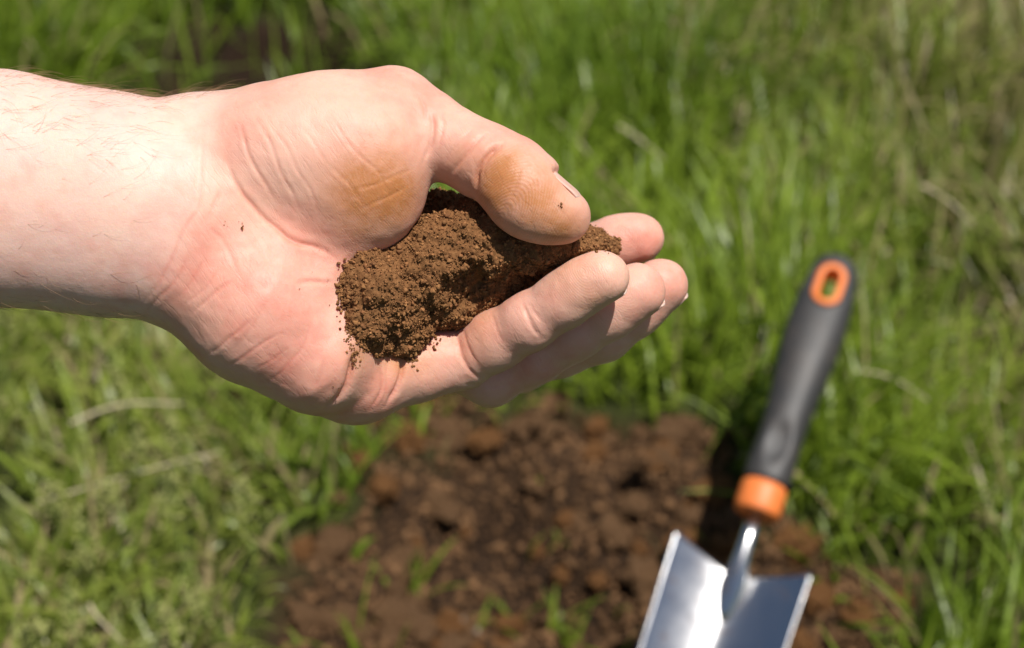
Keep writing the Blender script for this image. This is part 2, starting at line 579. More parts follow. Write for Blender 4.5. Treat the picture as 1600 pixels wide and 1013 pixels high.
CREASES = [  # points in the photograph, width, depth, redness
    ([(315, 200), (316, 281), (306, 330), (280, 374), (247, 446), (214, 486)], 2.2, 1.2, .3),
    ([(300, 400), (262, 450), (236, 482), (226, 496)], 2.4, 1.4, .3),
    ([(354, 252), (366, 280), (382, 308), (415, 344), (454, 374), (488, 385), (528, 405)], 3.4, 4.6, .65),
    ([(371, 186), (384, 228), (402, 268), (430, 315)], 2.6, 2.4, .25),
    ([(395, 175), (419, 218), (446, 281), (470, 336)], 2.4, 1.8, .2),
    ([(420, 190), (452, 240), (486, 300), (500, 345)], 2.2, 1.2, .15),
    ([(465, 190), (500, 240), (545, 290), (580, 330)], 2.0, 1.1, .12),
    ([(510, 170), (545, 225), (590, 270), (618, 318)], 2.0, 1.0, .12),
    ([(545, 300), (600, 282), (655, 262)], 1.8, 0.9, .1),
    ([(560, 330), (610, 305), (652, 285)], 1.8, 0.9, .1),
    ([(350, 290), (330, 330), (318, 356)], 2.6, 1.6, .2),
    ([(366, 438), (340, 452), (318, 474), (298, 494)], 2.6, 2.2, .35),
    ([(322, 352), (348, 372), (362, 400), (372, 432)], 3.0, 1.2, .2),
    ([(398, 490), (374, 518), (340, 545), (312, 556)], 2.2, 1.5, .3),
    ([(440, 517), (406, 541), (366, 567), (346, 576)], 2.2, 1.4, .3),
    ([(418, 470), (400, 500), (372, 540), (352, 556)], 1.6, .8, .2),
    ([(455, 540), (420, 566), (390, 584)], 1.6, .7, .2),
    ([(340, 420), (322, 446), (300, 470), (282, 482)], 1.8, 1.0, .2),
    ([(330, 392), (305, 430), (272, 470)], 1.8, .9, .2),
    ([(486, 508), (474, 545), (440, 580), (410, 600)], 2.0, 1.0, .25),
    ([(464, 444), (486, 439), (524, 440)], 3.0, 3.0, .4),
    ([(552, 556), (548, 578), (540, 602), (528, 622), (512, 640)], 4.8, 8.0, .5),
    ([(505, 560), (500, 590), (490, 612)], 2.6, 1.2, .2),
    ([(596, 566), (598, 592), (594, 618), (580, 640)], 2.6, 2.2, .3),
    ([(607, 560), (606, 592), (600, 622), (590, 640)], 2.0, 1.4, .2),
    ([(628, 556), (626, 582), (620, 604), (605, 636)], 3.6, 5.0, .45),
    ([(710, 510), (714, 535), (720, 558), (734, 577), (758, 594)], 2.8, 2.6, .25),
    ([(722, 508), (727, 535), (736, 556), (752, 574)], 2.0, 1.4, .15),
    ([(812, 470), (824, 492), (834, 512), (848, 532)], 2.6, 2.0, .2),
    ([(822, 466), (834, 490), (846, 508)], 1.8, 1.0, .1),
    ([(762, 482), (776, 510), (790, 540)], 1.8, 0.8, .1),
    ([(672, 172), (676, 196), (674, 222), (664, 252)], 3.0, 3.4, .35),
    ([(690, 165), (692, 196), (684, 232)], 2.2, 1.4, .2),
    ([(652, 140), (662, 160), (664, 190)], 2.6, 2.0, .25),
    ([(786, 222), (764, 242), (748, 266), (743, 300)], 3.8, 6.5, .4),
    ([(766, 204), (742, 224), (724, 244), (704, 276)], 3.0, 2.8, .25),
    ([(742, 196), (722, 216), (704, 240), (690, 266)], 2.2, 1.3, .15),
    ([(776, 236), (762, 256), (754, 282)], 2.0, 1.5, .1),
    ([(812, 262), (806, 292), (800, 312)], 1.8, 0.9, .1),
    ([(720, 600), (760, 606), (800, 596)], 2.0, 0.8, .1),
]
# redness of the skin, dirt rubbed into it: (photo px, px, radius, amount)
RED = [(640, 150, 45, .30), (670, 190, 40, .35), (360, 380, 70, .35), (330, 480, 70, .42), (420, 460, 90, .26), (470, 540, 70, .24),
       (500, 620, 70, .38), (590, 620, 45, .40), (660, 590, 50, .30), (450, 360, 40, .35), (600, 130, 60, .15), (1020, 370, 40, .42), (970, 375, 40, .30),
       (1060, 440, 45, .42), (1020, 440, 45, .36), (965, 430, 40, .36), (900, 450, 50, .22), (900, 345, 40, .25), (840, 240, 50, .18), (870, 560, 90, .22),
       (740, 560, 60, .22), (360, 200, 50, .15), (520, 400, 40, .25), (50, 380, 120, .06), (300, 250, 50, .10), (230, 440, 70, .12)]
DIRT = [(590, 285, 62, .62), (630, 310, 45, .55), (545, 300, 45, .35), (560, 350, 40, .30), (780, 265, 32, .55), (800, 250, 26, .45), (765, 305, 40, .60), (830, 320, 50, .55), (880, 360, 38, .50),
        (720, 245, 24, .28), (850, 285, 40, .28), (700, 275, 24, .25), (545, 430, 24, .2), (560, 555, 28, .45), (600, 545, 35, .40), (650, 555, 34, .40), (760, 480, 45, .22), (880, 420, 45, .22), (930, 470, 24, .18), (620, 570, 26, .25), (740, 520, 40, .2)]


def depth_lookup(V, N, cell=5):
    px, py = HPX(V)
    m = N[:, 2] > 0.05
    gx = np.floor((px[m] + 200) / cell).astype(int); gy = np.floor(py[m] / cell).astype(int)
    ok = (gx >= 0) & (gx < 320) & (gy >= 0) & (gy < 220)
    Z = np.full((320, 220), -1e4)
    np.maximum.at(Z, (gx[ok], gy[ok]), V[m][ok][:, 2])
    def look(x, y):
        i = int((x + 200) // cell); j = int(y // cell)
        for r in range(0, 5):
            s = Z[max(i - r, 0):i + r + 1, max(j - r, 0):j + r + 1]
            if s.size and s.max() > -9e3:
                return float(s.max())
        return -60.0
    return look


def tube_mesh(paths, radii, sides=3):
    vs, fs = [], []; n = 0
    for P, r in zip(paths, radii):
        P = np.asarray(P); m = len(P)
        T = np.gradient(P, axis=0); T /= np.linalg.norm(T, axis=1)[:, None] + 1e-12
        ref = np.array([0.3, 0.2, 0.93]); A = np.cross(T, ref); A /= np.linalg.norm(A, axis=1)[:, None] + 1e-9
        B = np.cross(T, A)
        rr = r * np.linspace(1, 0.25, m) if np.isscalar(r) else r
        for s in range(sides):
            a = 2 * math.pi * s / sides
            vs.append(P + (A * math.cos(a) + B * math.sin(a)) * rr[:, None])
        for i in range(m - 1):
            for s in range(sides):
                s2 = (s + 1) % sides
                fs.append((n + s * m + i, n + s2 * m + i, n + s2 * m + i + 1, n + s * m + i + 1))
        n += m * sides
    return np.concatenate(vs), np.array(fs)


if ONLY in ('', 'hand'):
    V, Q = build_hand()
    V, Q = catmull(V, Q)
    me = mesh_np('hand', V, Q)
    V = get_co(me); N = get_no(me)
    look = depth_lookup(V, N)
    disp = np.zeros(len(V)); red = np.zeros(len(V)); dirt = np.zeros(len(V))
    ppx, ppy = HPX(V)
    # creases: real grooves with soft folds to both sides
    for pts, w, dep, rd in CREASES:
        pts = np.array(pts, float)
        seg = np.linalg.norm(np.diff(pts, axis=0), axis=1); cum = np.concatenate([[0], np.cumsum(seg)])
        n = max(int(cum[-1] / 2), 3); s = np.linspace(0, cum[-1], n)
        # smooth the polyline
        X = np.interp(s, cum, pts[:, 0]); Y = np.interp(s, cum, pts[:, 1])
        ker = np.ones(9) / 9
        if n > 12:
            X[4:-4] = np.convolve(X, ker, 'valid'); Y[4:-4] = np.convolve(Y, ker, 'valid')
        X += 1.6 * np.sin(s / 17.0 + pts[0, 0]); Y += 1.6 * np.sin(s / 13.0 + pts[0, 1])
        L = np.array([H(x, y, look(x, y)) for x, y in zip(X, Y)])
        if n > 12:
            L[4:-4, 2] = np.convolve(L[:, 2], ker, 'valid')
        taper = np.clip(np.minimum(s, cum[-1] - s) / (0.25 * cum[-1] + 1e-6), 0.15, 1)
        m = (ppx > X.min() - 40) & (ppx < X.max() + 40) & (ppy > Y.min() - 40) & (ppy < Y.max() + 40)
        I = np.nonzero(m)[0]
        P = V[I]
        best = np.full(len(I), 1e9); bi = np.zeros(len(I), int)
        for a in range(0, n):
            dd = ((P - L[a]) ** 2 * np.array([1, 1, 0.35])).sum(1)
            u = dd < best; best[u] = dd[u]; bi[u] = a
        dist = np.sqrt(best); tp = taper[bi]
        g = np.exp(-(dist / w) ** 2)
        fold = np.exp(-((dist - 2.8 * w) / (1.7 * w)) ** 2)
        front = np.clip(N[I, 2] * 3, 0, 1)
        disp[I] += (-g * dep + fold * dep * 0.18) * tp * front * np.where(P[:, 0] < -250, .75, 1.0)
        red[I] = np.maximum(red[I], np.exp(-(dist / (w * 1.3)) ** 2) * rd * tp * front * 1.2 + 0)
    # gentle unevenness of flesh, fine wrinkling across the folds
    pm = np.clip((ppx - 230) / 90, 0, 1)
    disp += (0.5 + 1.1 * pm) * fbm(V, 75, 3, 5) + 0.35 * pm * vnoise(V, 14, 9)
    V2 = V + N * disp[:, None]
    for arr, spots in ((red, RED), (dirt, DIRT)):
        for x, y, r, a in spots:
            c = H(x, y, look(x, y))
            e = a * (1.35 if arr is red else 1.15) * np.exp(-(((V - c) ** 2).sum(1)) / (r * r))
            arr += e * (1 - np.clip(arr, 0, 1) * 0.6)
    palm = np.clip((ppx - 250 + (ppy - 350) * 0.35) / 60, 0, 1)
    # ridges run across each pad
    ridge = np.zeros(len(V)); pad = np.zeros(len(V))
    def ridges(c, r, scale, amt, squash=1.0, ang=0.0):
        p = V - c
        ca, sa = math.cos(ang), math.sin(ang)
        a = p[:, 0] * ca + p[:, 1] * sa; b = -p[:, 0] * sa + p[:, 1] * ca
        d = np.sqrt(a * a + (b * squash) ** 2)
        wgt = np.exp(-((p ** 2).sum(1) / (r * r)) ** 2) * amt
        u = wgt > pad
        ridge[u] = (d[u] + 3 * vnoise(V[u], 60, 3)) * 2 * math.pi / scale
        pad[u] = wgt[u]
    ridges(H(778, 345, 80), 110, 3.4, 1.0, 0.5, -0.65)
    ridges(H(640, 330, 60), 130, 3.2, 0.40, 0.35, 0.75)
    for k_, J in FING.items():
        ridges(H(*J[6][:3]) + np.array([-30, 10, 30]), 60, 3.2, 0.7, 0.6, 0.5)
    ridges(H(580, 600, -40), 60, 3.6, 0.6, 0.3, 1.4)
    W = hand_to_world(V2)
    org = W[(ppx > -50) & (ppx < 50)].mean(0)
    me.vertices.foreach_set('co', (W - org).astype(np.float32).ravel())
    set_attr(me, 'red', np.clip(red, 0, 1)); set_attr(me, 'dirt', np.clip(dirt, 0, 1)); set_attr(me, 'palm', palm)
    set_attr(me, 'ridge', ridge); set_attr(me, 'pad', pad)
    me.update()
    hand = link('hand', me, None, mat_skin())
    me.polygons.foreach_set('use_smooth', np.full(len(me.polygons), True))
    hand.location = org
    tag(hand, 'bare left hand and forearm held palm up, cupping crumbly brown soil', 'hand')

    # nails: curved plates on the back of each finger end
    nm = NT('nail'); nco = nm.coord()
    ncol = nm.ramp(nm.noise(200, 3, 0.5, nco), [(0.3, (0.56, 0.33, 0.26)), (0.7, (0.66, 0.43, 0.35))])
    ncol = nm.mix(nm.attr('free'), ncol, (0.64, 0.48, 0.40))
    nail_mat = nm.finish(nm.principled(Base_Color=ncol, Roughness=0.5, Specular_IOR_Level=0.3, Subsurface_Weight=0.15, Subsurface_Radius=(0.001, 0.0006, 0.0004)).outputs[0])

    def nail(J, back, length, half_w, arc, lab, thumb=False):
        a = H(*J[5][:3]); b = H(*J[6][:3]); r = J[6][3]
        u = b - a; Lseg = np.linalg.norm(u); u /= Lseg
        v = np.array(back, float); v -= u * (v @ u); v /= np.linalg.norm(v)
        w = np.cross(u, v)
        nu, nw = 14, 15
        verts = []; free = []
        for lay in (0, 1):
            for i in range(nu):
                s = i / (nu - 1)
                for j in range(nw):
                    t = j / (nw - 1) * 2 - 1
                    th = t * arc
                    # rounded free edge and cuticle
                    ss = s - 0.10 * t * t * (1 if s > 0.5 else -1) * abs(s - 0.5) * 2
                    along = (ss - 1.0) * length + r * 0.50
                    fl_r = r + (J[5][3] - r) * min(1.0, max(0.0, -along) / Lseg)
                    if along > 0: fl_r = r * (0.62 + 0.38 * math.sqrt(max(0.0, 1 - (along / (r * 1.15)) ** 2)))
                    rad = fl_r + 1.9 - (3.6 if lay else 0)
                    rad -= 3.0 * (1 - min(1, s / 0.12)) + 1.2 * abs(t) ** 6
                    p = b + u * along + (v * math.cos(th) + w * math.sin(th)) * rad
                    if thumb:
                        along = -36 + (ss * 60)
                        rad = 73.6 - (3.2 if lay else 0) - 5.0 * max(0, (along - 5) / 20) ** 2
                        p = b + u * along + v * (math.cos(th) * rad - 26) + w * math.sin(th) * rad
                    verts.append(p); free.append(max(0, (s - 0.93) / 0.06) * 0.7)
        verts = np.array(verts)
        q = []
        for lay in (0, 1):
            o = lay * nu * nw
            for i in range(nu - 1):
                for j in range(nw - 1):
                    f = (o + i * nw + j, o + i * nw + j + 1, o + (i + 1) * nw + j + 1, o + (i + 1) * nw + j)
                    q.append(f if lay == 0 else f[::-1])
        o = nu * nw
        ring = [(i, 0) for i in range(nu)] + [(nu - 1, j) for j in range(1, nw)] + [(i, nw - 1) for i in range(nu - 2, -1, -1)] + [(0, j) for j in range(nw - 2, 0, -1)]
        for (i, j), (k, l) in zip(ring, ring[1:] + ring[:1]):
            q.append((i * nw + j, k * nw + l, o + k * nw + l, o + i * nw + j))
        m = mesh_np('nail', hand_to_world(verts) - org, np.array(q))
        set_attr(m, 'free', np.clip(free, 0, 1))
        ob = link('nail', m, hand, nail_mat)
        if lab: ob['label'] = lab
        return ob
    nail(THUMB, (0.62, 0.75, 0.04), 62, 40, 0.46, 'thumb nail seen edge on', True)
    nail(FING['index'], (0.25, -0.45, -0.85), 46, 30, 0.8, None)
    nail(FING['middle'], (0.30, -0.80, -0.62), 44, 30, 0.72, None)
    nail(FING['ring'], (0.25, -0.85, -0.62), 44, 30, 0.72, None)
    nail(FING['little'], (0.25, -0.72, -0.95), 40, 26, 0.7, None)

    # hairs of the forearm
    cand = np.nonzero((ppx > -60) & (ppx < 345) & (ppy < 700))[0]
    edge = cand[(ppx[cand] > 20) & (np.abs(N[cand, 2]) < 0.5) & (N[cand, 1] > 0.6) & (ppx[cand] < 335)]
    vol = cand[(ppx[cand] < 240) & (N[cand, 2] > 0.3)]
    low = cand[(ppx[cand] < 210) & (np.abs(N[cand, 2]) < 0.5) & (N[cand, 1] < -0.6)]
    pick = np.concatenate([rng.choice(edge, 210), rng.choice(vol[N[vol, 1] > 0.25], 110), rng.choice(vol, 70), rng.choice(low, 70)])
    paths, rad = [], []
    for i in pick:
        p = V2[i]; nn = N[i]
        L = rng.uniform(16, 66); d0 = np.array([rng.uniform(0.5, 1.0), rng.uniform(-0.6, 0.5), 0]) 
        d0 = d0 - nn * (d0 @ nn); d0 /= np.linalg.norm(d0)
        curl = rng.uniform(-0.6, 0.6); side = np.cross(nn, d0)
        lift = rng.uniform(0.1, 0.75)
        pp = []
        for s in np.linspace(0, 1, 7):
            pp.append(p - nn * 0.5 + d0 * L * s + nn * L * (lift * s - 0.5 * lift * s * s * 1.4) + side * L * curl * s * s)
        paths.append(hand_to_world(np.array(pp)) - org); rad.append(rng.uniform(0.13, 0.24) * UNIT)
    hv, hf = tube_mesh(paths, rad)
    hair = link('arm_hair', mesh_np('arm_hair', hv, hf), hand, mat_simple('hair_brown', (0.34, 0.19, 0.10), 0.4))
    tag(hair, None, None, None, 'stuff')
# ------------------------------------------------------------------ the handful of soil
def ico(level):
    t = (1 + 5 ** 0.5) / 2
    v = [(-1, t, 0), (1, t, 0), (-1, -t, 0), (1, -t, 0), (0, -1, t), (0, 1, t), (0, -1, -t), (0, 1, -t), (t, 0, -1), (t, 0, 1), (-t, 0, -1), (-t, 0, 1)]
    f = [(0, 11, 5), (0, 5, 1), (0, 1, 7), (0, 7, 10), (0, 10, 11), (1, 5, 9), (5, 11, 4), (11, 10, 2), (10, 7, 6), (7, 1, 8), (3, 9, 4), (3, 4, 2), (3, 2, 6), (3, 6, 8), (3, 8, 9), (4, 9, 5), (2, 4, 11), (6, 2, 10), (8, 6, 7), (9, 8, 1)]
    v = [np.array(p) / np.linalg.norm(p) for p in v]
    for _ in range(level):
        cache = {}; nf = []
        def mid(a, b):
            k = (min(a, b), max(a, b))
            if k not in cache:
                p = v[a] + v[b]; v.append(p / np.linalg.norm(p)); cache[k] = len(v) - 1
            return cache[k]
        for a, b, c in f:
            x, y, z = mid(a, b), mid(b, c), mid(c, a)
            nf += [(a, x, z), (b, y, x), (c, z, y), (x, y, z)]
        f = nf
    return np.array(v), np.array(f)


def grains(P, R, level, seed, rough=0.35):
    """many small lumpy grains in one vertex/face array"""
    iv, jf = ico(level)
    g = np.random.default_rng(seed)
    n = len(P)
    q = g.normal(size=(n, 4)); q /= np.linalg.norm(q, axis=1)[:, None]
    w, x, y, z = q.T
    M = np.stack([np.stack([1 - 2 * (y * y + z * z), 2 * (x * y - z * w), 2 * (x * z + y * w)], -1),
                  np.stack([2 * (x * y + z * w), 1 - 2 * (x * x + z * z), 2 * (y * z - x * w)], -1),
                  np.stack([2 * (x * z - y * w), 2 * (y * z + x * w), 1 - 2 * (x * x + y * y)], -1)], 1)
    sc = g.uniform(0.7, 1.25, (n, 1, 3))
    bump = 1 + g.uniform(-rough, rough, (n, len(iv), 1))
    L = iv[None] * sc * bump * np.asarray(R)[:, None, None]
    W = np.einsum('nij,nkj->nki', M, L) + P[:, None]
    Fc = jf[None] + (np.arange(n) * len(iv))[:, None, None]
    return W.reshape(-1, 3), Fc.reshape(-1, 3)


if ONLY in ('', 'hand'):
    fx = Field(np.arange(-330, 240, 4.0), np.arange(-130, 240, 4.0), np.arange(-340, 100, 4.0))
    so = fx.new()
    for x, y, z, a, b, c in [(590, 455, -50, 70, 70, 110), (612, 500, -70, 72, 52, 92), (655, 425, -80, 90, 80, 105), (700, 480, -125, 80, 48, 90), (705, 395, -70, 80, 58, 95),
                             (650, 375, -110, 75, 50, 85), (700, 345, -185, 62, 42, 85), (760, 428, -125, 95, 56, 95), (775, 390, -58, 95, 40, 80), (730, 372, -62, 70, 40, 80),
                             (850, 405, -150, 85, 36, 80), (860, 388, -62, 72, 26, 62), (908, 390, -150, 55, 32, 60), (562, 438, -8, 40, 52, 66), (575, 500, -20, 40, 40, 70), (562, 515, 8, 26, 40, 46), (610, 528, -60, 52, 24, 50)]:
        ell(fx, so, H(x, y, z), (a, b, c), 26)
    sV, sQ = surface_nets(fx, so)
    sV, sQ = catmull(sV, sQ)
    smesh = mesh_np('soil', sV, sQ)
    sN = get_no(smesh)
    lump = 11 * fbm(sV, 62, 2, 21) + 13.0 * (0.62 - worley(sV, 32, 5)) + 11.0 * (0.6 - worley(sV, 16, 8)) + 4.5 * (0.6 - worley(sV, 7.5, 11))
    sV2 = sV + sN * lump[:, None]
    soil_org = hand_to_world(sV2.mean(0)[None])[0]
    smesh.vertices.foreach_set('co', (hand_to_world(sV2) - soil_org).astype(np.float32).ravel()); smesh.update()
    m_hsoil = mat_soil('hand_soil', (0.110, 0.048, 0.018), (0.240, 0.110, 0.042), (0.360, 0.182, 0.074), 900, 0.0006)
    handful = link('soil_handful', smesh, None, m_hsoil)
    handful.location = soil_org
    tag(handful, 'loose mound of fine brown soil cupped in the palm under the thumb', 'soil')
    # crumbs: single grains and little aggregates over the surface
    sN2 = get_no(smesh)   # world-aligned normals
    gN = np.stack([sN2 @ RIGHT, sN2 @ UP, sN2 @ BACK], 1)
    vis = np.nonzero((gN[:, 2] > -0.1) & (lump > -9))[0]
    cen = rng.choice(vis, 4800)
    P = sV2[cen] + gN[cen] * rng.uniform(-1, 2.0, (len(cen), 1)); R = rng.uniform(0.9, 2.7, len(cen)) * rng.choice([1, 1, 1, 1, 1, 1.8], len(cen))
    # aggregates: a few grains stuck to each of the bigger ones
    P2 = np.repeat(P[:1500], 5, 0); R2 = np.repeat(R[:1500], 5) * rng.uniform(0.35, 0.75, 7500)
    dirs = rng.normal(size=(7500, 3)); dirs /= np.linalg.norm(dirs, axis=1)[:, None]
    P2 = P2 + dirs * np.repeat(R[:1500], 5)[:, None] * 1.05
    # strays spilled on the little finger's base, the palm and the thumb
    stray = []
    def spill(x, y, sx, sy, n, r0, r1, lift=1.0):
        for _ in range(n):
            a, b = rng.normal(x, sx), rng.normal(y, sy)
            r = rng.uniform(r0, r1); stray.append((*H(a, b, look(a, b) + r * 0.5 * lift), r))
    spill(556, 556, 4, 10, 50, .8, 2.2); spill(640, 546, 6, 12, 110, .9, 3.0); spill(600, 542, 22, 6, 160, .9, 3.0); spill(668, 530, 10, 6, 40, 1.2, 3.2)
    spill(534, 450, 4, 17, 90, 1.3, 3.0); spill(546, 512, 5, 18, 90, .8, 2.2); spill(536, 470, 4, 20, 30, 1.2, 2.8)
    spill(382, 352, 4, 3, 4, 0.9, 1.8); spill(368, 350, 10, 5, 5, 0.6, 1.0); spill(876, 322, 3, 2, 5, 1.0, 1.9); spill(528, 608, 4, 5, 6, .8, 1.4)
    spill(500, 430, 16, 30, 8, .5, 1.0); spill(935, 385, 8, 6, 40, 1.2, 3.0)
    stray = np.array(stray)
    Pa = np.concatenate([P, P2, stray[:, :3]]); Ra = np.concatenate([R, R2, stray[:, 3]])
    # the fines: dust-sized grains between the crumbs
    ci = rng.choice(vis, 13000)
    Pf = sV2[ci] + gN[ci] * rng.uniform(-.5, 1.5, (len(ci), 1)) + rng.normal(0, 1.2, (len(ci), 3)); Rf = rng.uniform(.6, 1.5, len(ci))
    order = np.argsort(-Ra); Pa = Pa[order]; Ra = Ra[order]; nb = int((Ra > 1.75).sum())
    gv, gf = grains(Pa[:nb], Ra[:nb], 1, 3, 0.45)
    gv2, gf2 = grains(Pa[nb:], Ra[nb:], 0, 6, 0.45)
    vc = np.concatenate([np.full(nb, 42), np.full(len(Pa) - nb, 12)])
    gf = np.concatenate([gf, gf2 + len(gv)]); gv = np.concatenate([gv, gv2])
    fv, ff = grains(Pf, Rf, 0, 4, 0.35)
    gm = mesh_np('crumbs', hand_to_world(gv) - soil_org, gf, True)
    tint = rng.choice([0.62, 0.8, 1.0, 1.15, 1.4], len(Pa), p=[.15, .25, .3, .2, .1])
    set_attr(gm, 'tint', np.repeat(np.stack([tint, tint * rng.uniform(.95, 1.05, len(Pa)), tint], 1), vc, 0))
    m_crumb = mat_soil('hand_crumb', (0.120, 0.052, 0.020), (0.255, 0.118, 0.046), (0.380, 0.195, 0.080), 700, 0.0003)
    fm_ = mesh_np('fines', hand_to_world(fv) - soil_org, ff, False)
    tf = np.repeat(rng.uniform(.6, 1.4, len(Pf)), 12); set_attr(fm_, 'tint', np.stack([tf, tf, tf], 1))
    tag(link('fines', fm_, handful, m_crumb), None, None, None, 'stuff')
    crumbs = link('crumbs', gm, handful, m_crumb)
    tag(crumbs, None, None, None, 'stuff')
# ------------------------------------------------------------------ the ground and the dug patch
PATCH_PX = [(400, 1420), (430, 1100), (478, 900), (500, 820), (525, 750), (570, 690), (650, 650), (780, 632), (920, 622), (1030, 636), (1095, 690), (1150, 780),
            (1260, 830), (1420, 880), (1470, 960), (1430, 1100), (1400, 1420)]
PATCH = np.array([ground_at(*p)[:2] for p in PATCH_PX])
HOL = ground_at(800, 850)
HEAP = ground_at(1030, 1235)
SPOTS = [(ground_at(430, 190), 0.10), (ground_at(345, 640), 0.026), (ground_at(350, 150), 0.075), (ground_at(500, 150), 0.07), (ground_at(430, 260), 0.11), (ground_at(320, 250), 0.10), (ground_at(540, 240), 0.10), (ground_at(420, 330), 0.12), (ground_at(420, 80), 0.10), (ground_at(340, 70), 0.08), (ground_at(505, 70), 0.085)]


def poly_sd(P, poly):
    """signed distance to a polygon, negative inside; P (n,2)"""
    d = np.full(len(P), 1e9); inside = np.zeros(len(P), bool)
    n = len(poly)
    for i in range(n):
        a = poly[i]; b = poly[(i + 1) % n]
        e = b - a; w = P - a
        t = np.clip((w @ e) / (e @ e), 0, 1)
        d = np.minimum(d, ((w - t[:, None] * e) ** 2).sum(1))
        c = ((a[1] <= P[:, 1]) & (b[1] > P[:, 1])) | ((b[1] <= P[:, 1]) & (a[1] > P[:, 1]))
        xi = a[0] + (P[:, 1] - a[1]) / (e[1] if e[1] else 1e-9) * e[0]
        inside ^= c & (P[:, 0] < xi)
    d = np.sqrt(d)
    return np.where(inside, -d, d)


def bareness(P):
    P3 = np.concatenate([P, np.zeros((len(P), 1))], 1)
    sd = poly_sd(P, PATCH) + 0.032 * fbm(P3, 0.06, 3, 31)
    b = np.clip(0.5 - sd / 0.03, 0, 1)
    for c, r in SPOTS:
        b = np.maximum(b, np.clip(1.3 - np.hypot(P[:, 0] - c[0], P[:, 1] - c[1]) / r + 0.5 * vnoise(P3, 0.02, 3), 0, 1))
    return b, sd


def ground_h(P):
    P3 = np.concatenate([P, np.zeros((len(P), 1))], 1)
    near = np.clip(1.5 - np.hypot(P[:, 0], P[:, 1] - 1.0) / 3.0, 0, 1)
    b, sd = bareness(P)
    h = 0.010 * fbm(P3, 0.25, 3, 41) * near
    hol = np.exp(-(((P[:, 0] - HOL[0]) / .075) ** 2 + ((P[:, 1] - HOL[1]) / .055) ** 2))
    h = h - b * np.clip(-sd / 0.12, 0, 1) * 0.020 - b * hol * 0.045 + b * 0.012 * fbm(P3, 0.05, 4, 47) + b * 0.024 * (0.5 - worley(P3, 0.05, 51)) + b * 0.006 * (0.5 - worley(P3, 0.018, 53)) 
    # earth heaped round the trowel's point
    h = h + 0.050 * np.exp(-(((P[:, 0] - HEAP[0]) / .05) ** 2 + ((P[:, 1] - HEAP[1]) / .040) ** 2))
    return h


